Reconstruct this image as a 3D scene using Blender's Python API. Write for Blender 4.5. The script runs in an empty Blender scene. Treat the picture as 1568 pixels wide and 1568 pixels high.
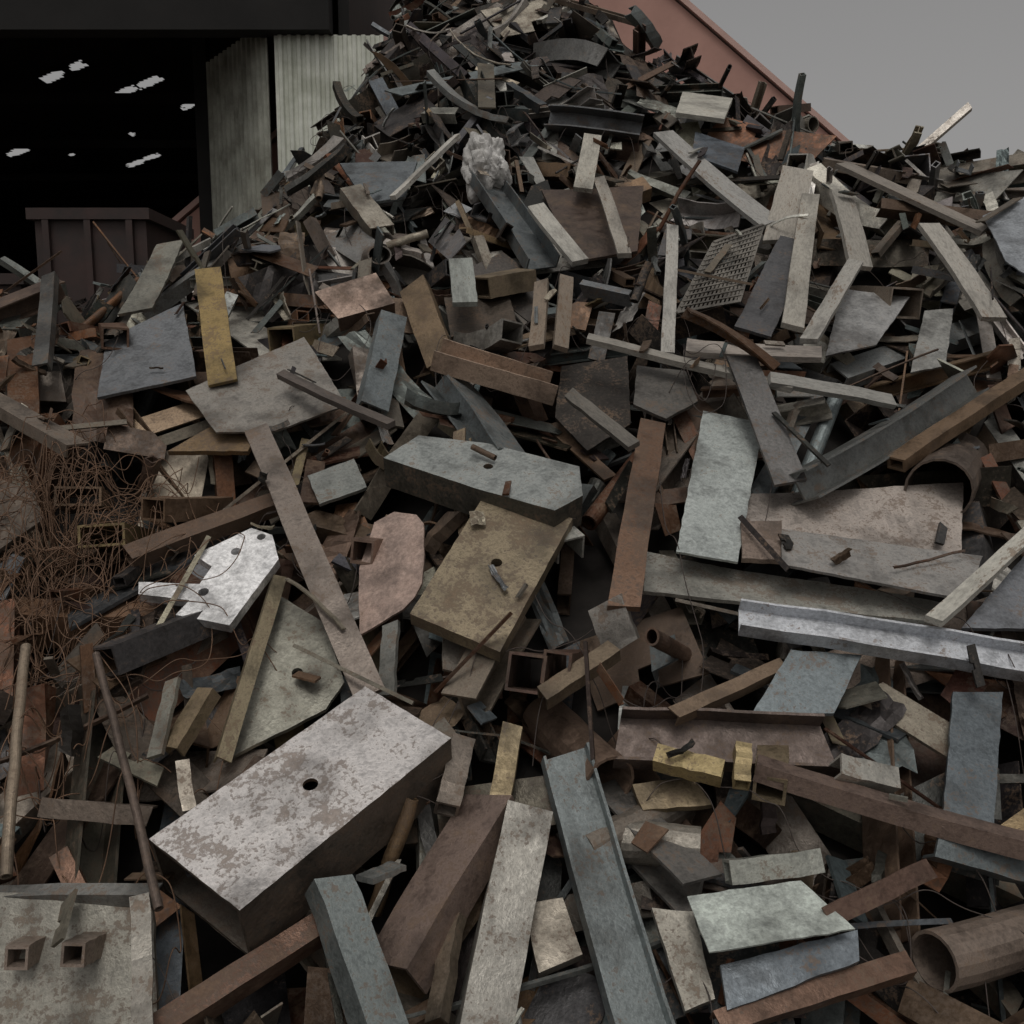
import bpy, bmesh, math, random
import numpy as np
from mathutils import Vector, Matrix, noise
rng=np.random.default_rng(7); random.seed(11)
sc=bpy.context.scene
CAMZ=3.0
# ---------------- heap shape (metres): a 35 degree scrap slope, crest height CZ along x = CX
CX=[-14,-8,-3.9,-3.3,-2.9,-2.3,-2.0,-1.75,-1.4,.3,1.0,1.75,2.6,3.2,5.2,9,14]
CZ=[1.5,1.9,2.6,3.1,3.4,3.6,3.9,5.2,7.5,7.8,6.4,5.4,4.95,4.4,4.3,4.35,4.2]
def base(x,y):
    x=np.asarray(x,float); y=np.asarray(y,float)
    s=np.where(y<8,.7*y-1.4,.8*y-2.2)
    c=np.interp(x,CX,CZ)
    yc=np.where(c<4.2,(c+1.4)/.7,(c+2.2)/.8)
    b=c-.75*np.maximum(0,y-yc-.8)
    l=.10*np.sin(1.3*x+.7)*np.sin(1.1*y+2)+.07*np.sin(2.9*x+1.7*y)+.05*np.sin(4.1*x-3.3*y+1)
    return np.maximum(np.minimum(s,np.minimum(c,b))+l,-.05)
# ---------------- identifiable pieces lying on the heap (plan positions in cm, lift above the heap core in m)
SN=(0,-.573,.819); UP=(0,-.25,.97); MU=(0,-.42,.9); ST=(0,-.8,.6)
HER=[]
def at(x,y,off): return np.array([x/100,y/100,float(base(x/100,y/100))+off*1.22])
def B(name,k,c,oa,ob,h,col,roll=0,rs=0,n=SN):
    HER.append(('B',name,k,at(c[0],c[1],oa),at(c[2],c[3],ob),n,c[4]/100,h,col,roll,rs))
def E(name,k,c,off,dr,L,w,h,col,rs=0):
    A=at(*c,off); d=np.array(dr,float); d/=np.linalg.norm(d)
    HER.append(('B',name,k,A,A+d*L,(0,0,1.),w,h,col,0,rs))
def P(name,c,off,pts,t,col,n=SN,rs=0,holes=()):
    n=np.array(n,float); n/=np.linalg.norm(n); O=at(*c,off)
    f=lambda x,y: np.array([x/100,y/100,O[2]-(n[0]*(x/100-O[0])+n[1]*(y/100-O[1]))/n[2]])
    HER.append(('P',name,[f(pts[i],pts[i+1]) for i in range(0,len(pts),2)],n,t,col,rs,[(f(a,b),r/100) for a,b,r in holes]))
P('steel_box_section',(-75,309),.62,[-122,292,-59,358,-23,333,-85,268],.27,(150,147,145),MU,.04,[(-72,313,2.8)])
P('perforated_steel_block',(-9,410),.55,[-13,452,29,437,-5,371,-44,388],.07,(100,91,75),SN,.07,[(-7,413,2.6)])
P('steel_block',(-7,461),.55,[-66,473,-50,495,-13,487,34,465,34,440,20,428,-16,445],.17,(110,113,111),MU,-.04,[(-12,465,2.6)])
P('curved_steel_sheet',(-53,429),.5,[-69,455,-59,456,-47,449,-43,443,-41,427,-41,414,-44,409,-49,406,-68,403,-73,434],.012,(122,107,99),(-.3,-.6,.7),-.1)
P('white_steel_bracket',(-140,415),.5,[-126,441,-115,437,-109,424,-123,391,-148,396,-144,403,-168,406,-170,412,-142,411,-139,420,-149,426],.05,(166,164,168),SN,-.14,[(-130,428,2.4),(-139,407,2.4),(-120,436,2.1)])
P('steel_plate',(-92,385),.42,[-110,423,-86,409,-72,382,-78,371,-115,350],.02,(102,101,93),SN,-.03,[(-93,386,2.4)])
P('steel_plate',(-144,544),.5,[-193,551,-133,600,-96,540,-133,520,-166,519],.012,(100,97,92),SN,.01)
P('steel_plate',(-165,527),.42,[-193,517,-172,537,-145,537,-148,517],.03,(96,80,60),SN,.1)
P('steel_plate',(107,470),.45,[108,524,139,513,106,426,78,432],.014,(114,118,116),SN,-.08)
P('steel_plate',(172,460),.42,[122,475,236,481,218,440,112,445],.014,(126,119,113),SN,.03)
P('steel_plate',(170,421),.52,[131,445,221,426,200,397,124,418],.014,(112,110,107),MU,0)
P('steel_plate',(119,436),.55,[112,447,132,447,126,425,108,426],.03,(98,87,79),SN,.1)
P('steel_plate',(131,424),.45,[67,454,198,416,189,404,62,425],.02,(122,121,115),MU,.04)
P('sheet_metal_panel',(83,283),.55,[59,290,99,296,111,277,62,268],.006,(134,139,134),UP,-.2)
P('steel_plate',(90,274),.5,[67,274,114,283,112,275,67,263],.02,(74,79,83),SN,-.06)
P('steel_plate',(124,371),.5,[97,358,120,385,150,383,130,358],.02,(88,94,96),SN,-.03)
P('steel_plate',(180,343),.5,[184,371,205,371,176,318,157,318],.02,(68,73,76),SN,-.03)
P('steel_plate',(61,339),.4,[47,342,71,345,77,335,50,333],.03,(102,91,73))
P('steel_hatch_panel',(-140,269),.5,[-173,282,-118,282,-108,256,-161,256],.02,(104,102,95),ST,.04)
P('steel_plate',(-230,588),.45,[-260,600,-223,639,-193,570,-245,550],.02,(79,81,83),SN,-.05)
P('steel_plate',(-251,660),.45,[-259,619,-261,699,-243,705,-239,626],.02,(92,91,84))
P('steel_plate',(171,616),.55,[190,674,210,664,156,565,136,575],.02,(62,62,63),SN,-.05)
P('sheet_metal_panel',(354,664),.6,[342,694,405,730,343,609,331,637],.008,(102,105,108),SN,-.15)
P('steel_plate',(227,609),.5,[225,645,267,634,227,585,193,576],.012,(110,110,109),SN,-.05)
P('steel_plate',(271,603),.5,[276,631,296,633,269,579,244,572],.012,(105,105,102),SN,-.05)
P('wooden_board',(171,867),.6,[157,895,200,881,184,839,144,852],.04,(116,114,107),SN,-.12)
P('steel_plate',(87,531),.5,[74,553,102,548,105,525,85,511,68,521],.02,(68,66,63),SN,-.03)
P('expanded_metal_grating',(138,620),.6,[138,651,177,673,141,587,101,576],.01,(84,81,76),SN,-.1)
P('steel_plate',(239,416),.4,[199,398,246,436,268,436,248,398],.02,(84,86,89),SN,-.05)
P('steel_plate',(67,728),.45,[24,776,107,781,91,690,45,678],.02,(66,56,50),SN,.1)
P('steel_plate',(-21,634),.4,[-47,653,-2,657,5,616,-40,612],.02,(60,54,48),SN,.05)
P('steel_plate',(174,817),.5,[162,855,199,825,184,784,151,808],.02,(68,73,78),SN,-.05)
P('steel_plate',(-104,765),.5,[-142,794,-78,794,-83,743,-112,733],.02,(73,77,79),SN,-.05)
P('steel_plate',(-94,490),.45,[-110,494,-87,506,-77,486,-100,475],.02,(94,96,93))
P('steel_plate',(14,296),.5,[4,304,18,306,24,290,9,285],.05,(94,89,81))
P('steel_plate',(58,281),.5,[48,295,62,294,65,271,55,268],.03,(104,101,94))
P('steel_plate',(48,550),.35,[31,582,73,591,68,533,42,514,25,538],.02,(40,37,34))
P('steel_plate',(-247,448),.5,[-260,466,-239,458,-227,442,-244,422,-268,456],.02,(86,78,70),SN,.05)
B('steel_angle','L',(-107,419,-111,340,6),.5,.45,.05,(100,92,75),30)
B('flat_steel_bar','F',(-139,501,-58,361,13),.7,.6,.02,(90,83,77))
B('steel_channel','U',(-67,627,-45,576,19),.5,.4,.10,(88,75,59),-25)
B('steel_channel','V',(-42,541,25,536,25),.6,.5,.12,(124,108,95),0,0,(0,-.3,.95))
B('flat_steel_bar','F',(-207,645,-171,551,17),.6,.55,.02,(106,91,60),0,.02)
B('steel_channel','V',(100,392,222,373,16),.6,.55,.07,(134,136,139),0,-.05)
B('flat_steel_bar','F',(78,511,48,387,14),.5,.55,.03,(88,69,56),0,.1)
B('steel_beam','H',(141,462,269,553,20),.6,.6,.16,(78,79,77),50)
B('square_steel_tube','T',(200,481,323,566,10),.5,.5,.07,(88,73,58),20)
B('flat_steel_bar','F',(129,527,140,460,17),.6,.6,.02,(72,71,70))
B('steel_channel','V',(21,343,44,261,20),.5,.5,.05,(88,93,93),12,.0)
B('square_steel_tube','T',(8,319,-12,256,17),.6,.55,.2,(102,100,95),10)
B('steel_channel','U',(-10,330,-41,277,19),.5,.5,.14,(98,85,78),-25,.05)
B('steel_channel','U',(-58,286,-34,250,13),.6,.6,.12,(89,94,93),25)
B('square_steel_tube','T',(-106,248,-61,289,8),.5,.45,.09,(80,62,52),0,.1)
B('steel_pipe','O',(34,326,69,318,16),.45,.45,.16,(102,98,91))
B('steel_angle','L',(92,330,193,307,10),.55,.6,.07,(90,77,70),35)
B('steel_channel','V',(42,349,126,344,22),.5,.5,.1,(68,60,56),-10)
B('square_steel_tube','T',(55,338,79,329,8),.55,.55,.07,(116,104,76))
B('square_steel_tube','T',(87,332,84,318,6),.6,.6,.06,(112,100,74))
B('steel_channel','U',(40,391,47,385,16),.5,.4,.09,(104,101,96),-30)
B('steel_angle','L',(-176,285,-115,280,5),.55,.57,.05,(96,96,93),20)
B('steel_angle','L',(-119,275,-103,235,6),.6,.6,.06,(104,101,95))
B('steel_channel','V',(-25,786,24,681,28),.6,.5,.1,(74,78,79),15)
B('wooden_plank','F',(18,716,47,657,13),.6,.5,.04,(116,114,108),0,-.1)
B('steel_beam','H',(36,884,116,858,32),.6,.6,.18,(71,72,73),40)
B('steel_rod','O',(-201,369,-168,285,4),.6,.6,.035,(98,88,76))
B('steel_rod','O',(-163,351,-111,270,3),.6,.6,.03,(70,61,55))
B('square_steel_tube','T',(-183,432,-123,482,11),.5,.5,.08,(80,65,54),0,.1)
B('steel_angle','L',(-295,522,-226,481,13),.55,.55,.07,(92,84,76),25)
B('steel_beam','H',(-36,550,2,487,22),.45,.45,.16,(84,88,88),40)
B('steel_channel','U',(-74,598,-78,528,17),.5,.5,.10,(86,91,92),30)
B('steel_channel','U',(-119,606,-83,618,27),.5,.5,.13,(90,77,69),-20)
B('steel_angle','L',(-133,320,-173,319,7),.4,.4,.06,(74,66,59),30)
for c,col in [((225,756,195,692,24),(110,106,99)),((225,723,165,553,13),(108,105,98)),((246,715,239,646,17),(100,97,91)),((295,674,306,596,15),(110,107,101)),((112,663,92,552,8),(114,112,107)),
 ((69,825,55,743,15),(118,115,107)),((69,763,75,635,9),(104,100,93)),((131,841,192,708,19),(102,101,98)),((101,543,178,539,14),(110,104,98)),((45,557,155,512,8),(98,95,89)),((142,511,214,519,8),(98,97,93)),
 ((232,642,173,547,10),(106,104,99)),((31,509,62,472,7),(70,67,62)),((178,380,267,448,7),(122,120,113)),((257,748,339,683,15),(90,85,79)),((19,614,14,544,9),(86,77,67)),((36,614,29,551,9),(82,74,65)),
 ((-91,727,-47,825,5),(124,122,116)),((-135,545,-64,490,6),(64,58,54)),((-35,646,-30,604,16),(98,101,97))]:
    B('weathered_plank','F',c,.62,.58,.035,col,random.uniform(-16,16),-.04)
for k,c,h,col in [('U',(153,311,192,311,14),.08,(74,79,80)),('L',(104,281,149,306,7),.06,(78,62,54)),('U',(64,261,131,278,7),.06,(77,60,50)),('T',(75,296,108,300,8),.08,(106,107,101)),
 ('F',(-134,351,-134,329,6),.02,(96,95,88)),('U',(-121,352,-130,333,8),.06,(94,83,66)),('F',(-54,398,-53,372,8),.02,(94,94,90)),('L',(-122,325,-116,314,5),.05,(118,112,103)),('U',(123,328,147,333,9),.08,(122,120,114)),
 ('T',(-22,645,10,669,21),.14,(96,86,71)),('U',(-124,733,-96,708,18),.1,(96,92,84)),('L',(-274,542,-313,641,9),.06,(66,66,64)),('L',(64,351,116,381,6),.06,(90,77,64)),('U',(12,355,43,376,8),.06,(88,78,65)),
 ('F',(0,346,-5,327,8),.03,(94,84,65)),('T',(-23,321,-19,348,9),.08,(92,85,78)),('F',(-50,293,-40,305,7),.02,(90,92,90)),('L',(-25,265,-21,296,6),.05,(80,72,62))]:
    B({'U':'steel_channel','L':'steel_angle','T':'square_steel_tube','F':'flat_steel_bar'}[k],k,c,.55,.5,h,col,random.uniform(-30,30))
E('steel_pipe','O',(142,286),.5,(.9,.42,-.05),.8,.2,.2,(98,88,80))
E('square_steel_tube','T',(6,369),.55,(.2,.9,-.3),.5,.16,.16,(76,60,53),.1)
E('square_steel_tube','T',(18,368),.55,(.25,.9,-.25),.5,.12,.14,(82,63,54),.1)
E('square_steel_tube','T',(-199,443),.5,(-.1,.95,-.2),.5,.22,.11,(102,90,65))
E('square_steel_tube','T',(-221,467),.45,(-.3,.9,-.2),.5,.22,.10,(86,71,57))
E('square_steel_tube','T',(-182,465),.5,(.4,.9,-.1),.5,.16,.12,(88,72,58))
E('square_steel_tube','T',(-72,436),.53,(.3,.9,-.1),.3,.12,.12,(88,73,64))
E('steel_pipe','O',(217,466),.55,(.5,.85,.1),.9,.33,.33,(72,64,58))
E('steel_pipe','O',(39,341),.5,(-.4,.9,.1),.6,.22,.22,(86,72,62))
E('square_steel_tube','T',(263,628),.6,(-.3,.9,.1),.6,.26,.2,(108,99,89))
E('square_steel_tube','T',(95,324),.55,(.3,.9,.0),.5,.12,.1,(94,84,68))
E('steel_beam','H',(67,301),.5,(-.5,.85,.2),.6,.16,.14,(82,80,77))
E('steel_beam','H',(-23,365),.5,(.4,.7,.5),.6,.16,.16,(90,83,74))
E('square_steel_tube','T',(-250,591),.5,(-.4,.9,.1),.6,.16,.14,(80,62,51))
E('square_steel_tube','T',(-154,266),.62,(.05,.9,-.3),.2,.075,.07,(102,92,84))
E('square_steel_tube','T',(-135,263),.62,(.05,.9,-.3),.2,.075,.07,(102,92,84))
E('square_steel_tube','T',(-149,604),.5,(.3,.85,.1),.5,.2,.17,(98,87,66))
E('steel_channel','U',(157,411),.4,(.6,.7,.1),.6,.14,.1,(92,84,76))
E('steel_pipe','O',(26,321),.5,(.8,.5,.1),.5,.14,.14,(88,82,75))
BAG=at(-21,783,.58)
# ---------------- mesh builder
def lin(c,k=2.4):
    o=[]
    for v in c:
        v=max(v,2)/255; l=v/12.92 if v<.04045 else ((v+.055)/1.055)**2.4
        o.append(min(.8,l*k))
    return o
class MB:
    def __init__(s): s.V=[];s.F=[];s.C=[];s.L=[];s.n=0
    def add(s,V,F,M,o,col,rs,lc=None):
        V=np.asarray(V,float); W=V@M.T+o
        s.V.append(W); n=s.n
        s.F.extend([tuple(i+n for i in f) for f in F])
        s.C.append(np.tile(np.array([*col,rs]),(len(V),1)))
        s.L.append(V+(rng.uniform(-50,50,3) if lc is None else lc)); s.n+=len(V)
    def obj(s,name,mat,origin=None):
        V=np.concatenate(s.V); o=V.mean(0) if origin is None else np.array(origin)
        me=bpy.data.meshes.new(name); me.from_pydata((V-o).tolist(),[],s.F)
        a=me.attributes.new('col','FLOAT_COLOR','POINT'); a.data.foreach_set('color',np.concatenate(s.C).astype('f').ravel())
        a=me.attributes.new('lc','FLOAT_VECTOR','POINT'); a.data.foreach_set('vector',np.concatenate(s.L).astype('f').ravel())
        me.materials.append(mat); ob=bpy.data.objects.new(name,me); ob.location=o
        sc.collection.objects.link(ob); return ob
def prof(k,w,h,th):
    a=w/2
    if k=='F': return [(-a,0),(a,0),(a,h),(-a,h)],None
    if k=='L': return [(-a,0),(-a,h),(a,h),(a,h-th),(-a+th,h-th),(-a+th,0)],None
    if k=='U': return [(-a,0),(-a,h),(a,h),(a,0),(a-th,0),(a-th,h-th),(-a+th,h-th),(-a+th,0)],None
    if k=='V': return [(-a,h),(-a,0),(a,0),(a,h),(a-th,h),(a-th,th),(-a+th,th),(-a+th,h)],None
    if k=='H': return [(-a,0),(a,0),(a,th),(th/2,th),(th/2,h-th),(a,h-th),(a,h),(-a,h),(-a,h-th),(-th/2,h-th),(-th/2,th),(-a,th)],None
    if k=='T': return [(-a,0),(a,0),(a,h),(-a,h)],[(-a+th,th),(a-th,th),(a-th,h-th),(-a+th,h-th)]
    if k=='O':
        n=18; c=[(math.cos(i*2*math.pi/n),math.sin(i*2*math.pi/n)) for i in range(n)]
        return [(a*x,h/2+h/2*y) for x,y in c],[((a-th)*x,h/2+(h/2-th)*y) for x,y in c]
def extr(k,L,w,h,th,nseg=1,sh=(0,0),bend=0,twist=0,dent=0):
    o,i=prof(k,w,h,th); xs=np.linspace(-L/2,L/2,nseg+1); V=[];F=[]
    ls=[o]+([i] if i else []); n=len(o); dy=[random.uniform(-dent,dent) for _ in xs]; dz=[random.uniform(-dent,dent) for _ in xs]
    for li,lp in enumerate(ls):
        for q,x in enumerate(xs):
            s=sh[0] if q==0 else (sh[1] if q==nseg else 0)
            for y,z in lp:
                an=twist*x/L; y2=y*math.cos(an)-z*math.sin(an)+dy[q]; z2=y*math.sin(an)+z*math.cos(an)+dz[q]
                V.append((x+s*y,y2,z2+bend*((2*x/L)**2)*L))
        b=li*n*(nseg+1)
        for q in range(nseg):
            for j in range(n):
                F.append((b+q*n+j,b+q*n+(j+1)%n,b+(q+1)*n+(j+1)%n,b+(q+1)*n+j))
    if i:
        b=n*(nseg+1)
        for q in (0,nseg):
            for j in range(n): F.append((q*n+j,q*n+(j+1)%n,b+q*n+(j+1)%n,b+q*n+j))
    else:
        F.append(tuple(range(n))); F.append(tuple(nseg*n+j for j in range(n)))
    return np.array(V),F
def rpoly(L,w,t):
    a,b=L/2,w/2; j=lambda s:random.uniform(-s,s)
    Q=[(-a,-b+j(b*.4)),(-a+j(a*.4),b)]
    if random.random()<.5: Q+= [(a*.4,b),(a,b*.1)]
    else: Q+=[(a,b+j(b*.3))]
    Q+=[(a+j(a*.3),-b)]
    if random.random()<.4: Q+=[(a*.25,-b),(a*.2,-b*.3),(-a*.1,-b*.35),(-a*.12,-b)]
    n=len(Q); V=[(x,y,0) for x,y in Q]+[(x,y,t) for x,y in Q]
    F=[tuple(range(n)),tuple(range(n,2*n))]+[(i,(i+1)%n,n+(i+1)%n,n+i) for i in range(n)]
    return np.array(V),F
def sheet(L,w,cr):
    nx,ny=8,6; ph=random.uniform(0,6); V=[];F=[]
    for i in range(nx):
        for j in range(ny):
            x=(i/(nx-1)-.5)*L; y=(j/(ny-1)-.5)*w
            V.append((x+random.uniform(-.03,.03)*L,y+random.uniform(-.04,.04)*w,cr*L*math.sin(3*x/L+ph)+cr*.6*w*math.cos(4*y/w+ph*2)+random.uniform(-.012,.012)*(.4+L)))
    for i in range(nx-1):
        for j in range(ny-1):
            a=i*ny+j; F.append((a,a+ny,a+ny+1,a+1))
    return np.array(V),F
# ---------------- materials
def nodes(m):
    m.use_nodes=True; nt=m.node_tree; nt.nodes.clear(); return nt
def N(nt,t,**k):
    n=nt.nodes.new(t)
    for a,b in k.items(): setattr(n,a,b)
    return n
def scrap_mat(name,rough=.48,wood=False):
    m=bpy.data.materials.new(name); nt=nodes(m); l=nt.links.new
    out=N(nt,'ShaderNodeOutputMaterial'); p=N(nt,'ShaderNodeBsdfPrincipled'); l(p.outputs[0],out.inputs[0])
    ac=N(nt,'ShaderNodeAttribute',attribute_name='col'); al=N(nt,'ShaderNodeAttribute',attribute_name='lc'); src=al.outputs['Vector']
    if wood:
        mp=N(nt,'ShaderNodeMapping'); mp.inputs['Scale'].default_value=(.4,1.2,1.2); l(src,mp.inputs[0]); src=mp.outputs[0]
    def noi(scale,det=6,ro=.6):
        n=N(nt,'ShaderNodeTexNoise'); n.inputs['Scale'].default_value=scale; n.inputs['Detail'].default_value=det; n.inputs['Roughness'].default_value=ro
        l(src,n.inputs['Vector']); return n
    def math_(op,a,b):
        n=N(nt,'ShaderNodeMath',operation=op)
        for i,x in enumerate((a,b)):
            if isinstance(x,(int,float)): n.inputs[i].default_value=x
            else: l(x,n.inputs[i])
        return n.outputs[0]
    def mr(v,a,b,c=0,d=1):
        n=N(nt,'ShaderNodeMapRange'); l(v,n.inputs[0])
        for i,x in enumerate((a,b,c,d)): n.inputs[i+1].default_value=x
        return n.outputs[0]
    def mix(f,a,b):
        n=N(nt,'ShaderNodeMix',data_type='RGBA')
        l(f,n.inputs[0])
        for i,x in ((6,a),(7,b)):
            if isinstance(x,tuple): n.inputs[i].default_value=x
            else: l(x,n.inputs[i])
        return n.outputs[2]
    n1=noi(6,6,.74); n2=noi(55,3,.72); n4=noi(2.4,4,.65)
    v=math_('ADD',math_('ADD',n1.outputs[0],math_('MULTIPLY',math_('SUBTRACT',n2.outputs[0],.5),.7)),ac.outputs['Alpha'])
    rm=mr(v,.54,.63)
    rustc=mix(mr(n1.outputs[0],.42,.66),(.036,.024,.017,1),(.120,.077,.047,1))
    c=mix(math_('MULTIPLY',rm,.74),ac.outputs['Color'],rustc)
    c=mix(math_('MULTIPLY',mr(n4.outputs[0],.50,.66),.55),c,(.028,.023,.019,1))
    g=math_('MULTIPLY',mr(n2.outputs[0],.34,.66,.76,1.24),mr(n1.outputs[0],.3,.7,.78,1.22))
    cc=N(nt,'ShaderNodeVectorMath',operation='SCALE'); l(c,cc.inputs[0]); l(g,cc.inputs['Scale'])
    l(cc.outputs[0],p.inputs['Base Color'])
    l(mr(n1.outputs[0],.35,.65,rough-.14,rough+.3) if not wood else mr(n1.outputs[0],.3,.7,.7,.95),p.inputs['Roughness']); p.inputs['Specular IOR Level'].default_value=.5
    if not wood: l(mr(rm,0,1,.65,.1),p.inputs['Metallic'])
    b=N(nt,'ShaderNodeBump'); b.inputs['Strength'].default_value=.45; b.inputs['Distance'].default_value=.005
    l(n2.outputs[0],b.inputs['Height']); l(b.outputs[0],p.inputs['Normal'])
    return m
SM=scrap_mat('weathered_scrap_metal'); WM=scrap_mat('weathered_grey_wood',wood=True)
mat_of=lambda n: WM if ('plank' in n or 'wooden' in n) else SM
def plain(name,col,col2=None,scale=3,rough=.85,bump=.3):
    m=bpy.data.materials.new(name); nt=nodes(m); l=nt.links.new
    out=N(nt,'ShaderNodeOutputMaterial'); p=N(nt,'ShaderNodeBsdfPrincipled'); l(p.outputs[0],out.inputs[0])
    tc=N(nt,'ShaderNodeTexCoord'); n=N(nt,'ShaderNodeTexNoise'); n.inputs['Scale'].default_value=scale; n.inputs['Detail'].default_value=5; n.inputs['Roughness'].default_value=.65
    l(tc.outputs['Object'],n.inputs['Vector'])
    r=N(nt,'ShaderNodeValToRGB'); r.color_ramp.elements[0].position=.35; r.color_ramp.elements[1].position=.68
    r.color_ramp.elements[0].color=(*(col2 or [c*.5 for c in col]),1); r.color_ramp.elements[1].color=(*col,1)
    l(n.outputs[0],r.inputs[0]); l(r.outputs[0],p.inputs['Base Color']); p.inputs['Roughness'].default_value=rough
    if bump:
        b=N(nt,'ShaderNodeBump'); b.inputs['Strength'].default_value=bump; b.inputs['Distance'].default_value=.01; l(n.outputs[0],b.inputs['Height']); l(b.outputs[0],p.inputs['Normal'])
    return m
# ---------------- height grid & clearances
RES=.05; X0,Y0=-12.,.3; NX,NY=480,300
gx=X0+(np.arange(NX)+.5)*RES; gy=Y0+(np.arange(NY)+.5)*RES
B0=base(gx[:,None],gy[None,:]); G=B0.copy(); CE=np.full_like(G,1e3); TOP=np.full_like(G,-9.)
def ij(X,Y): return np.clip(((X-X0)/RES).astype(int),0,NX-1),np.clip(((Y-Y0)/RES).astype(int),0,NY-1)
def ceil_set(X,Y,Z):
    I,J=ij(X,Y); np.maximum.at(TOP,(I,J),Z+.015)
    for dx in (-RES,0,RES):
        for dy in (-2*RES,-RES,0,RES):
            I,J=ij(X+dx,Y+dy); np.minimum.at(CE,(I,J),Z)
def build(e):
    if e[0]=='B':
        _,name,k,A,Bp,n,w,h,col,roll,rs=e
        x=Bp-A; L=np.linalg.norm(x); x=x/L; n=np.array(n,float); z=n-x*np.dot(n,x); z/=np.linalg.norm(z); y=np.cross(z,x)
        c,s=math.cos(math.radians(roll)),math.sin(math.radians(roll)); z,y=z*c+y*s,y*c-z*s
        M=np.stack([x,y,z],1); th=max(.006,min(.012,w*.12)) if k in 'LUHTVO' else w*.07
        V,F=extr(k,L,w,h,th,7,(random.uniform(-.25,.25),random.uniform(-.25,.25)) if k not in 'TO' else (0,0),random.uniform(-.016,.016),random.uniform(-.14,.14),.003)
        V[:,2]-=h
        mb=MB(); mb.add(V,F,M,(A+Bp)/2,lin(col),rs); ob=mb.obj(name,mat_of(name))
        t=np.linspace(-L/2,L/2,int(L/.03)+2)[:,None]; r=np.linspace(-w/2,w/2,int(w/.03)+2)[None]
        Q=(A+Bp)/2+t[...,None]*x+r[...,None]*y
        ceil_set(Q[...,0],Q[...,1],Q[...,2]-.01)
        return
    _,name,pts,n,t,col,rs,holes=e
    Q=np.array(pts); O=Q.mean(0)
    x=Q[1]-Q[0]; x/=np.linalg.norm(x); y=np.cross(n,x); y/=np.linalg.norm(y); z=np.cross(x,y)
    if z[2]<0: z=-z; y=-y
    M=np.stack([x,y,z],1)
    q=[(float(np.dot(p-O,x)),float(np.dot(p-O,y))) for p in Q]
    mb=MB(); lc=rng.uniform(-50,50,3)
    if 'grating' in name:
        q=np.array(q); nb=14
        for s in (0,1):
            qq=q if s==0 else q[[1,2,3,0]]
            for i in range(nb+1):
                f=i/nb; a=qq[0]+(qq[1]-qq[0])*f; b=qq[3]+(qq[2]-qq[3])*f; d=b-a; L=np.linalg.norm(d); d/=L; pp=np.array([-d[1],d[0]])*(.0065 if 0<i<nb else .012)
                zz=.006*s
                V=[(*(a-pp),zz),(*(b-pp),zz),(*(b+pp),zz),(*(a+pp),zz)]; V+=[(v[0],v[1],zz+.006) for v in V]
                mb.add(V,[(0,1,2,3),(4,5,6,7),(0,1,5,4),(1,2,6,5),(2,3,7,6),(3,0,4,7)],M,O,lin(col),rs,lc)
        mb.obj(name,SM); F0=[(0,1,2),(0,2,3)]; V0=[(a,b,0) for a,b in q]
    else:
        loop=[]; side=[]; ja=.0015 if t>.04 else .003
        for ei,(a,b) in enumerate(zip(q,q[1:]+q[:1])):
            d=math.dist(a,b); m=max(1,int(d/.045))
            for i in range(m):
                f=i/m; jt=lambda: random.uniform(-ja,ja) if i else 0
                loop.append((a[0]+(b[0]-a[0])*f+jt(),a[1]+(b[1]-a[1])*f+jt())); side.append(ei)
        loops=[loop]
        for hc,r in holes:
            u,v=float(np.dot(hc-O,x)),float(np.dot(hc-O,y))
            loops.append([(u+r*math.cos(i*math.pi/8),v+r*math.sin(i*math.pi/8)) for i in range(16)])
        bm=bmesh.new(); Es=[]
        for lp in loops:
            vs=[bm.verts.new((a,b,0)) for a,b in lp]; Es+=[bm.edges.new((vs[i],vs[(i+1)%len(vs)])) for i in range(len(vs))]
        bm.verts.index_update(); bmesh.ops.triangle_fill(bm,use_beauty=True,edges=Es)
        F0=[tuple(v.index for v in f.verts) for f in bm.faces]; V0=[tuple(v.co) for v in bm.verts]; nv=len(V0); bm.free()
        if t<.03:   # slightly warped sheet
            ph=random.uniform(0,6); am=.012
            V0=[(a,b,am*math.sin(4*a+ph)*math.cos(5*b+ph*2)) for a,b,_ in V0]
        box='box_section' in name
        V=V0+[(a,b,c-t) for a,b,c in V0]; F=[]; s0=0
        for li,lp in enumerate(loops):
            m=len(lp)
            tt=.016 if (box and li) else t
            if box and li:
                hv=[(a,b,0) for a,b in lp]+[(a,b,-tt) for a,b in lp]; mb.add(hv,[(i,(i+1)%m,m+(i+1)%m,m+i) for i in range(m)],M,O,lin((60,48,40)),.1)
            else:
                for i in range(m):
                    if box and side[i]==3: continue
                    F.append((s0+i,s0+(i+1)%m,nv+s0+(i+1)%m,nv+s0+i))
            s0+=m
        mb.add(V0,F0,M,O,lin(col),rs,lc)
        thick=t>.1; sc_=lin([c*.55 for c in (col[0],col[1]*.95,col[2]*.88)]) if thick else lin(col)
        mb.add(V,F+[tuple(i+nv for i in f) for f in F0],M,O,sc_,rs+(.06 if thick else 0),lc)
        if box:   # wall thickness lip round the open end
            a,b=np.array(q[3]),np.array(q[0]); d=(b-a)/np.linalg.norm(b-a); w_=.016
            oc=[(*a,0),(*b,0),(*b,-t),(*a,-t)]; a2,b2=a+d*w_,b-d*w_; ic=[(*a2,-w_),(*b2,-w_),(*b2,-t+w_),(*a2,-t+w_)]
            mb.add(oc+ic,[(0,1,5,4),(1,2,6,5),(2,3,7,6),(3,0,4,7)],M,O,sc_,rs+.1,lc)
        mb.obj(name,mat_of(name))
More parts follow.
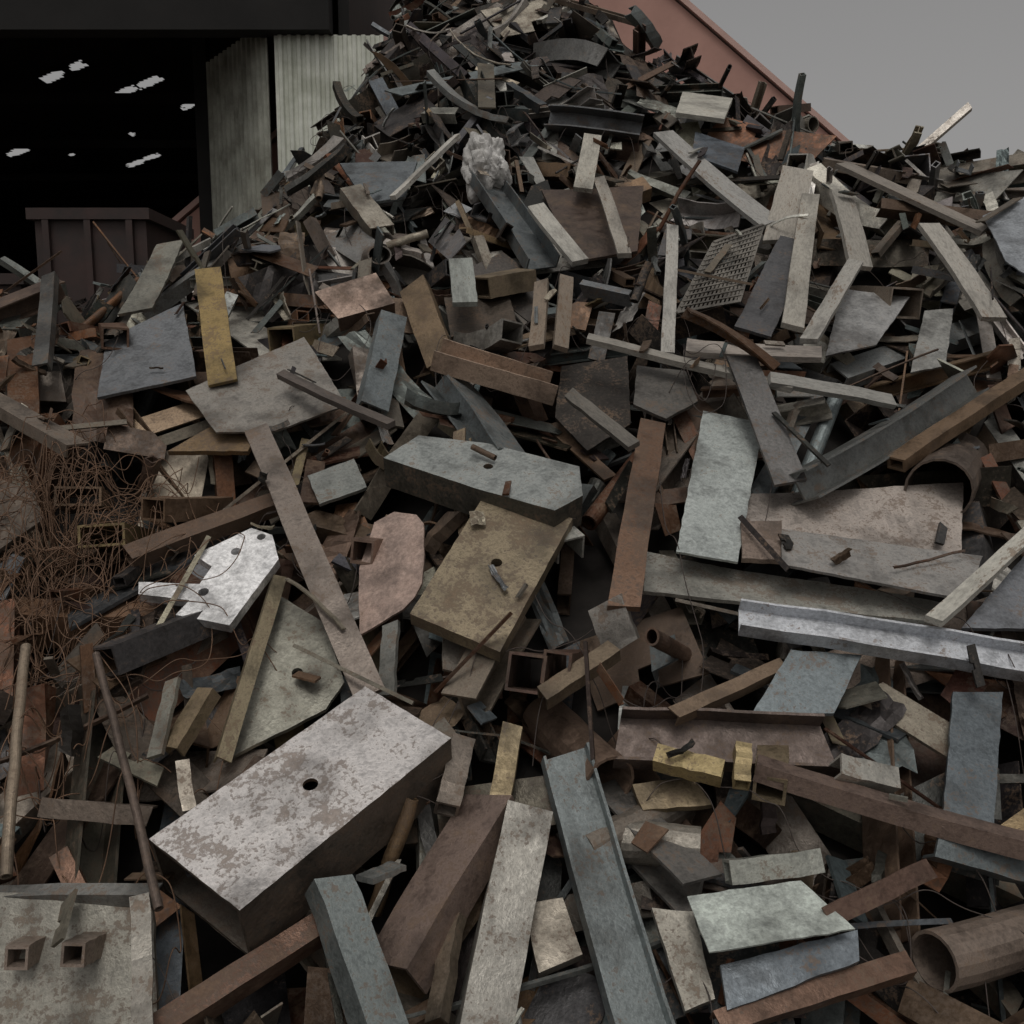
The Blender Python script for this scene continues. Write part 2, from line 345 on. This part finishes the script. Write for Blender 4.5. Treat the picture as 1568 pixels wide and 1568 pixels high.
    for f in F0:
        a,b,c=[np.array(V0[i]) for i in f]; m=int(max(np.linalg.norm(a-b),np.linalg.norm(a-c),np.linalg.norm(b-c))/.035)+2
        u,v=np.meshgrid(np.linspace(0,1,m),np.linspace(0,1,m)); k=u+v<=1.0001; u=u[k][:,None];v=v[k][:,None]
        L3=a+(b-a)*u+(c-a)*v; W=O+L3[:,:1]*x+L3[:,1:2]*y
        ceil_set(W[:,0],W[:,1],W[:,2]-.01)
for e in HER: build(e)
# ---------------- debris stacking
def hull(s,h):
    a=s<=1e-9; b=s>=-1e-9
    sa,ha=s[a][:,None],h[a][:,None]; sb,hb=s[b][None],h[b][None]
    d=sb-sa; d[d<1e-6]=1e-6
    v=(ha*sb-hb*sa)/d; v[(sb-sa)<1e-5]=-1e9
    k=np.unravel_index(np.argmax(v),v.shape)
    return float((hb[0,k[1]]-ha[k[0],0])/d[k])
def settle(cx,cy,az,L,w,t,cap):
    d=(math.cos(az),math.sin(az)); p=(-d[1],d[0])
    ns=max(5,int(L/.05)|1); nr=max(3,int(w/.05)|1)
    s=np.linspace(-L/2,L/2,ns); r=np.linspace(-w/2,w/2,nr)
    def samp(c1,c2):
        X=cx+d[0]*s[:,None]*c1+p[0]*r[None]*c2; Y=cy+d[1]*s[:,None]*c1+p[1]*r[None]*c2
        return ij(X,Y)
    I,J=samp(.85,.9); h=G[I,J]
    s1=hull(s*.85,h.max(1)); s2=hull(r*.9,(h-s1*.85*s[:,None]).max(0))
    if abs(s1)>1.3 and L>.6: return None
    s1=max(-1.5,min(1.5,s1)); s2=max(-1.5,min(1.5,s2))
    c1=1/math.sqrt(1+s1*s1); c2=1/math.sqrt(1+s2*s2)
    I,J=samp(c1,c2); h=G[I,J]; z=s1*c1*s[:,None]+s2*c2*r[None]
    lift=float(np.quantile(h-z,.9)); top=z+lift+t
    if (top>CE[I,J]).any() or lift+t>B0[ij(np.array(cx),np.array(cy))]+cap: return None
    if (top-t-h).max()>.55: return None
    G[I,J]=np.maximum(G[I,J],top)
    e1=np.array([d[0],d[1],s1])*c1; e2=np.array([p[0],p[1],s2])*c2
    n=np.cross(e1,e2); n/=np.linalg.norm(n); e2=np.cross(n,e1)
    return np.stack([e1,e2,n],1),np.array([cx,cy,lift])
RU=[(74,59,48),(56,45,37),(84,67,52),(64,50,41),(90,78,65),(80,55,40),(72,48,35)]
GR=[(77,80,80),(84,85,83),(66,69,70),(95,97,94),(76,78,77),(71,77,78)]
TA=[(94,88,79),(104,99,90),(84,79,72)]
YE=[(96,84,62),(88,76,58)]
PA=[(122,120,114),(112,110,105),(130,128,121)]
DK=[(36,35,34),(45,44,43),(42,37,33)]
def colour(x,y):
    if y>8.8 and x<2.5: wts=(1,3.8,1,.02,.9,6.5)
    elif x>1 and y>6.2: wts=(2.4,3.8,2.2,.08,3.2,2.5)
    elif y>6.5: wts=(3.3,2.8,2.4,.15,1.5,2.6)
    elif x<-.8: wts=(7,2.2,2,.25,.5,3.2)
    else: wts=(5.5,3.8,2,.1,.6,3.2)
    g=random.choices((RU,GR,TA,YE,PA,DK),wts)[0]; c=random.choice(g); k=random.uniform(.74,1.2)
    return lin([v*k+random.uniform(-2,2) for v in c]),{id(RU):.07,id(GR):-.02,id(TA):.02,id(YE):.04,id(PA):-.05,id(DK):0}[id(g)]+random.uniform(-.05,.05)
def make(kind,L,w,h):
    th=max(.004,min(.01,w*.12)); sh=(random.uniform(-.5,.5),random.uniform(-.5,.5)); r=random.random()
    bend=random.uniform(-.10,.10) if r<.4 else 0; tw=random.uniform(-.9,.9) if r<.3 else 0; ns=6 if r<.4 else 1
    if kind=='P': return rpoly(L,w,h)
    if kind=='S': return sheet(L,w,random.uniform(.01,.09))
    V,F=extr(kind,L,w,h,th,ns,sh if kind in 'FLUV' else (0,0),bend,tw,.004 if ns>1 else 0)
    if kind in 'LUVH' and random.random()<.65:
        a=random.choice((math.pi/2,-math.pi/2,math.pi,.5,-.5,1.0)); c,s=math.cos(a),math.sin(a)
        y=V[:,1].copy(); z=V[:,2]-h/2; V[:,1]=y*c-z*s; V[:,2]=y*s+z*c+h/2
    return V,F
deb=MB()
def rotx(a): return np.array([[1,0,0],[0,math.cos(a),-math.sin(a)],[0,math.sin(a),math.cos(a)]])
def roty(a): return np.array([[math.cos(a),0,math.sin(a)],[0,1,0],[-math.sin(a),0,math.cos(a)]])
def scatter(n,Lr,wr,cap,kinds,wts,yr=(1.8,13.6),wild=1,only=None):
    for _ in range(n):
        while True:
            y=random.uniform(*yr); m=.62*y+1.8; x=random.uniform(-m,m)
            if random.random()<.55+.035*y and abs(x)<11: break
        if B0[ij(np.array(x),np.array(y))]<.05: continue
        if only is not None and only[ij(np.array(x),np.array(y))]<0: continue
        k=random.choices(kinds,wts)[0]; sc_=1.1 if y<6 else (1.0 if y<7.5 else 1.25)
        L=random.uniform(*Lr)*sc_; w=random.uniform(*wr)*sc_
        if y>7 and x<-1.2: L*=.6; w*=.6
        if k in 'P': w=min(L,w*2.1); h=random.uniform(.004,.012)
        elif k=='S': w=min(L*.9,w*2.1); h=.03
        elif k=='F': h=random.uniform(.005,.018)
        elif k=='O': h=w=min(w,.14)
        elif k=='T': w=min(w,.16); h=w*random.uniform(.6,1)
        else: w=min(w,.24); h=w*random.uniform(.5,1.)
        r=settle(x,y,random.uniform(0,math.pi*2),L,w,h,cap)
        if r is None: continue
        V,F=make(k,L,w,h); c,rs=colour(x,y); M,o=r
        if wild and random.random()<.6: M=M@rotx(random.uniform(-.45,.45))
        if wild and L<.6 and random.random()<.5: M=M@roty(random.uniform(-.4,.4))
        deb.add(V,F,M,o,c,rs)
K='FLUVHTOPS'
scatter(1000,(.7,1.6),(.1,.24),.40,K,(2.3,3.4,3.4,3.2,3,2.7,.8,3.4,1.0))
scatter(4200,(.3,.95),(.06,.19),.50,K,(2.6,3.5,3.4,2.8,2.2,2.4,.7,3.6,1.5))
scatter(3400,(.14,.5),(.025,.11),.54,K,(4,3.4,2.6,2,1.2,1.7,.6,3.8,1.6))
scatter(750,(.7,1.5),(.05,.14),.70,'FLUTVH',(2.5,3,3,2.5,2,1.5))
scatter(450,(.4,1.5),(.01,.022),.72,'FO',(3,2))
scatter(1300,(.08,.3),(.015,.06),.60,'FLPTS',(4,3,3,1,2))
for q in range(800):
    y=random.uniform(2.5,12.5); m=.62*y+1; x=random.uniform(-m,m)
    i,j=ij(np.array(x),np.array(y))
    if CE[i,j]<500 or B0[i,j]<.3: continue
    if q<570:
        L=random.uniform(.25,.85 if y<7.5 else .65); w=random.uniform(.015,.08); k=random.choice('FLUTOP'); az=random.uniform(0,6.283); el=random.uniform(.15,1.1); f=.15 if y<7.5 else .08
        if y<5 and x<-.9: continue
    else:
        L=random.uniform(.4,.7); w=random.uniform(.08,.18); k=random.choice('TTTOUH'); az=-math.pi/2+random.uniform(-.9,.9); el=random.uniform(-.25,.5); f=-.28
    e1=np.array([math.cos(az)*math.cos(el),math.sin(az)*math.cos(el),math.sin(el)]); e2=np.cross([0,0,1],e1); e2/=np.linalg.norm(e2)
    a=random.uniform(0,3.1) if q<570 else random.uniform(-.4,.4); n=np.cross(e1,e2); e2=e2*math.cos(a)+n*math.sin(a); n=np.cross(e1,e2)
    V,F=make(k,L,w if k!='P' else w*2.5,.012 if k in 'FP' else w*.8); c,rs=colour(x,y)
    deb.add(V,F,np.stack([e1,e2,n],1),np.array([x,y,G[i,j]])+e1*L*f,c,rs)
# a few offcuts that fell on top of the big pieces
G=np.maximum(G,TOP); CE[:]=1e3
scatter(260,(.05,.16),(.01,.04),1.3,'FLPSO',(4,3,3,1.5,.5),(2.2,9.5),0,TOP)
scatter(70,(.25,.7),(.008,.025),1.3,'FLO',(3,2,1),(3.4,9.5),0,TOP)
scatter(60,(.3,.7),(.04,.11),1.1,'FLUP',(3,3,2,2),(4.4,9.5),0,TOP)
deb.obj('scrap_metal_pile',SM,(0,8,0))
# wires
def wires(name,groups,col):
    cu=bpy.data.curves.new(name,'CURVE'); cu.dimensions='3D'; cu.bevel_depth=.0025; cu.bevel_resolution=0
    for (cx,cy,rx,ry,n,ll,up) in groups:
        for _ in range(n):
            x=cx+random.gauss(0,rx); y=cy+random.gauss(0,ry); a=random.uniform(0,6.28); k=random.uniform(-3,3); pts=[]; st=ll/14*random.uniform(.4,1.3); hz=random.uniform(.0,up)
            for i in range(15):
                I,J=ij(np.array(x),np.array(y)); z=float(G[I,J])*.5+float(B0[I,J]+.35)*.5+.02+hz*math.sin(math.pi*i/14)
                pts.append((x,y,z)); a+=k*st*3+random.gauss(0,.25); x+=math.cos(a)*st; y+=math.sin(a)*st
            s=cu.splines.new('NURBS'); s.points.add(14); s.order_u=3; s.use_endpoint_u=True
            for p,c in zip(s.points,pts): p.co=(*c,1)
    cu.materials.append(plain(name+'_rust',col,None,8,.7,0)); o=bpy.data.objects.new(name,cu); sc.collection.objects.link(o)
wires('rusty_wire_tangle',[(-2.45,4.5,.26,.16,190,.9,.3),(-2.05,4.1,.22,.18,60,1.0,.2),(-2.2,3.3,.4,.3,50,1.1,.15)],(.20,.115,.068))
wires('loose_wires',[(0,4.5,2.2,1.3,50,1.5,.1),(2,3,1,.6,14,1.5,.1),(0,8,2.5,1.6,50,1.5,.15)],(.09,.07,.06))
# crumpled white bag
bm=bmesh.new(); bmesh.ops.create_icosphere(bm,subdivisions=5,radius=1)
for v in bm.verts:
    d=v.co.copy(); k=.82+.45*noise.noise(d*1.2+Vector((3,1,7)))+.36*abs(noise.noise(d*1.9+Vector((1,0,0))))+.15*abs(noise.noise(d*4.3))+.05*abs(noise.noise(d*9))
    v.co=Vector((d.x*.185,d.y*.16,d.z*.24))*k
me=bpy.data.meshes.new('white_plastic_bag'); bm.to_mesh(me); bm.free(); me.materials.append(plain('dirty_white_plastic',(.62,.61,.59),(.34,.33,.31),5,.4,0)); o=bpy.data.objects.new('white_plastic_bag',me); o.location=BAG; sc.collection.objects.link(o)
# heap core and ground
xs=np.linspace(-14,14,160); ys=np.linspace(0,20,120)
Z=base(xs[:,None],ys[None])
V=[(x,y,float(Z[i,j])-.05) for i,x in enumerate(xs) for j,y in enumerate(ys)]
F=[(i*120+j,(i+1)*120+j,(i+1)*120+j+1,i*120+j+1) for i in range(159) for j in range(119)]
me=bpy.data.meshes.new('heap_terrain'); me.from_pydata(V,[],F); me.materials.append(plain('gap_shadow_core',(.022,.018,.015),None,12,.9,0)); sc.collection.objects.link(bpy.data.objects.new('heap_terrain',me))  # core coloured brown-black to stand in for deep shadow between pieces
me=bpy.data.meshes.new('ground'); me.from_pydata([(-400,-400,0),(400,-400,0),(400,400,0),(-400,400,0)],[],[(0,1,2,3)]); me.materials.append(plain('yard_dirt',(.12,.10,.088),None,.6)); sc.collection.objects.link(bpy.data.objects.new('ground',me))
# ---------------- buildings
def empty(n):
    e=bpy.data.objects.new(n,None); sc.collection.objects.link(e); return e
def meshob(n,V,F,mat,par=None):
    me=bpy.data.meshes.new(n); me.from_pydata(V,[],F); me.materials.append(mat); o=bpy.data.objects.new(n,me); sc.collection.objects.link(o); o.parent=par; return o
BF=[(0,1,2,3),(4,5,6,7),(0,1,5,4),(1,2,6,5),(2,3,7,6),(3,0,4,7)]
def bv(a,b):
    (x0,y0,z0),(x1,y1,z1)=a,b
    return [(x0,y0,z0),(x1,y0,z0),(x1,y1,z0),(x0,y1,z0),(x0,y0,z1),(x1,y0,z1),(x1,y1,z1),(x0,y1,z1)]
def boxo(n,a,b,mat,par=None): return meshob(n,bv(a,b),BF,mat,par)
def corr(n,p0,p1,z0,z1,mat,par,pitch=.2,dep=.035):
    p0=np.array(p0,float);p1=np.array(p1,float); L=np.linalg.norm(p1-p0); d=(p1-p0)/L; q=np.array([d[1],-d[0]])
    m=int(L/pitch); V=[];F=[]; pr=[(0,0),(.35,0),(.5,1),(.85,1)]
    for i in range(m):
        for f,g in pr:
            Q=p0+d*(i+f)*pitch+q*g*dep; V+= [(Q[0],Q[1],z0),(Q[0],Q[1],z1)]
    for i in range(len(V)//2-1): F.append((2*i,2*i+2,2*i+3,2*i+1))
    return meshob(n,V,F,mat,par)
shed=empty('open_steel_shed')
dk=plain('shade_black_steel',(.014,.013,.012),None,1,.9,0)  # near-black colour holds the enclosed interior's shade; dark fascia and post share it
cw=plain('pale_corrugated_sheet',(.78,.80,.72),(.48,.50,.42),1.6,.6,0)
cg=plain('shaded_corrugated_sheet',(.50,.51,.44),(.22,.22,.18),1.6,.7,0)  # the same sheeting, its dimmer lighting painted in as a darker colour
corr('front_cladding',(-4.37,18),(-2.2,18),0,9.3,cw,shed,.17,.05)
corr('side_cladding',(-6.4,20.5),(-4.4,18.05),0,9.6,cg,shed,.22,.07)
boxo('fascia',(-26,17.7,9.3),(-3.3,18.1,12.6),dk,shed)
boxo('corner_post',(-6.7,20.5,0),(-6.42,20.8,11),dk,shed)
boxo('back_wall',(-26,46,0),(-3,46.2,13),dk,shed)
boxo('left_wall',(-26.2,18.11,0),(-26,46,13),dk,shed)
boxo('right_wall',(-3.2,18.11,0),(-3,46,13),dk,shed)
HO=[(-13.4,28.3,.5,.3),(-12.4,27.75,.35,.25),(-12.05,30.2,.5,.3),(-11.1,29.7,.55,.3),(-10.7,32.2,.5,.3),(-17.9,34.8,.6,.35),(-17.2,34.2,.3,.2),(-15,38.2,.5,.3),(-14.1,37.6,.45,.3),(-16.5,36,.15,.15),(-13.6,34.5,.12,.2),(-9.5,33,.12,.15),(-20,36,.5,.3)]
V=[];F=[]; zr=lambda x:12.2+.12*(x+10)
cells=[]
for i in range(46):
    for j in range(56):
        x=-26+i*.5; y=18.1+j*.5
        near=any(abs(x+.25-a)<1.0 and abs(y+.25-b)<1.1 for a,b,_,_ in HO)
        if not near: cells.append((x,y,.5,.5)); continue
        for p in range(6):
            for q in range(5):
                xx=x+p*.5/6; yy=y+q*.1; hole=False
                for a,b,rx,ry in HO:
                    u=xx-a; v=(yy-b)+.6*u; wob=.35*noise.noise(Vector((xx*4,yy*4,0)))+.25*noise.noise(Vector((xx*11,yy*11,3)))
                    if abs(u)<1 and (abs(u)/rx)**4+(abs(v)/ry)**4<.5+wob*2.0: hole=True
                if not hole: cells.append((xx,yy,.5/6,.1))
for x,y,a,b_ in cells:
    b=len(V); V+=[(x,y,zr(x)),(x+a,y,zr(x+a)),(x+a,y+b_,zr(x+a)),(x,y+b_,zr(x))]; F.append((b,b+1,b+2,b+3))
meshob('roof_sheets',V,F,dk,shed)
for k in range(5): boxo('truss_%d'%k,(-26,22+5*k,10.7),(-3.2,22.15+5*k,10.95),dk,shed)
gb=empty('red_gable_building')
sal=plain('salmon_painted_wall',(.54,.31,.255),(.44,.25,.205),.8,.8,0)
ax,az_=1.0,13.55
V=[(-8.5,22,0),(10.5,22,0),(10.5,22,5.95),(ax,22,az_),(-8.5,22,5.95)]; V+=[(x,36,z) for x,_,z in V]
meshob('walls',V,[(0,1,2,3,4),(5,6,7,8,9),(0,1,6,5),(1,2,7,6),(0,4,9,5)],sal,gb)
tr=plain('roof_trim',(.64,.43,.38),(.53,.35,.3),2,.8,0)
for sx,xe in ((1,10.9),(-1,-8.9)):
    ze=az_-.8*abs(xe-ax)
    meshob('roof',[(ax,21.9,az_+.05),(xe,21.9,ze+.05),(xe,36.3,ze+.05),(ax,36.3,az_+.05),(ax,21.9,az_+.2),(xe,21.9,ze+.2),(xe,36.3,ze+.2),(ax,36.3,az_+.2)],[(0,1,2,3),(4,5,6,7),(0,1,5,4),(2,3,7,6),(1,2,6,5),(0,3,7,4)],tr,gb)
sk=plain('dark_red_skip_paint',(.055,.03,.026),(.03,.022,.02),3,.7,.2)
def skip(x0,x1,y0,y1,z0,z1):
    p=bpy.data.objects.new('steel_skip',None); sc.collection.objects.link(p)
    V=[];F=[]
    def add(a,b):
        n=len(V); V.extend(bv(a,b)); F.extend([tuple(i+n for i in f) for f in BF])
    t=.05
    add((x0,y0,z0),(x1,y0+t,z1-.12)); add((x0,y1-t,z0),(x1,y1,z1-.12)); add((x0,y0+t+.002,z0),(x0+t,y1-t-.002,z1-.12)); add((x1-t,y0+t+.002,z0),(x1,y1-t-.002,z1-.12)); add((x0+t,y0+t,z0),(x1-t,y1-t,z0+t))
    meshob('body',list(V),list(F),sk,p); V.clear();F.clear()
    add((x0-.06,y0-.06,z1-.118),(x1+.06,y0+.08,z1)); add((x0-.06,y1-.08,z1-.118),(x1+.06,y1+.06,z1)); add((x0-.06,y0+.082,z1-.118),(x0+.08,y1-.082,z1)); add((x1-.08,y0+.082,z1-.118),(x1+.06,y1-.082,z1))
    k=x0+.1
    while k<x1-.1: add((k,y0-.055,z0+.05),(k+.07,y0-.002,z1-.12)); k+=.45
    meshob('rim_and_ribs',list(V),list(F),sk,p)
skip(-5.15,-3.95,10.3,11.6,3.25,4.85); skip(-5.35,-3.75,10.25,12.3,1.65,3.24); skip(-5.35,-3.75,10.25,12.3,0,1.64)
skip(-8.4,-5.5,10.6,12.6,2.1,4.2); skip(-8.4,-5.5,10.6,12.6,0,2.09)
# ---------------- world, sun, camera
w=bpy.data.worlds.new('World'); sc.world=w; w.use_nodes=True; nt=w.node_tree; nt.nodes.clear()
o=nt.nodes.new('ShaderNodeOutputWorld'); b=nt.nodes.new('ShaderNodeBackground'); s=nt.nodes.new('ShaderNodeTexSky'); s.sky_type='NISHITA'; s.sun_disc=False
EL,AZ=math.radians(66),math.radians(185)
s.sun_elevation=EL; s.sun_rotation=AZ; s.dust_density=4; s.air_density=1.0
hs=nt.nodes.new('ShaderNodeHueSaturation'); hs.inputs['Saturation'].default_value=.08
mx=nt.nodes.new('ShaderNodeMix'); mx.data_type='RGBA'; mx.blend_type='MULTIPLY'; mx.inputs[0].default_value=1; mx.inputs[7].default_value=(1,.97,.94,1)
nt.links.new(s.outputs[0],hs.inputs['Color']); nt.links.new(hs.outputs[0],mx.inputs[6]); nt.links.new(mx.outputs[2],b.inputs[0]); b.inputs[1].default_value=.08; nt.links.new(b.outputs[0],o.inputs[0])
sl=bpy.data.lights.new('sun','SUN'); sl.energy=.5; sl.angle=math.radians(20); sl.color=(1,.96,.9); so=bpy.data.objects.new('sun',sl); sc.collection.objects.link(so)
dv=Vector((math.sin(AZ)*math.cos(EL),math.cos(AZ)*math.cos(EL),math.sin(EL))); so.rotation_euler=dv.to_track_quat('Z','Y').to_euler(); so.location=(0,0,30)
c=bpy.data.cameras.new('camera'); co=bpy.data.objects.new('camera',c); sc.collection.objects.link(co); co.location=(0,0,CAMZ); co.rotation_euler=(math.radians(82),0,0)
c.sensor_width=36; c.lens=18*1414/784; c.clip_end=2000; sc.camera=co
sc.view_settings.view_transform='Standard'; sc.view_settings.look='None'; sc.view_settings.exposure=0
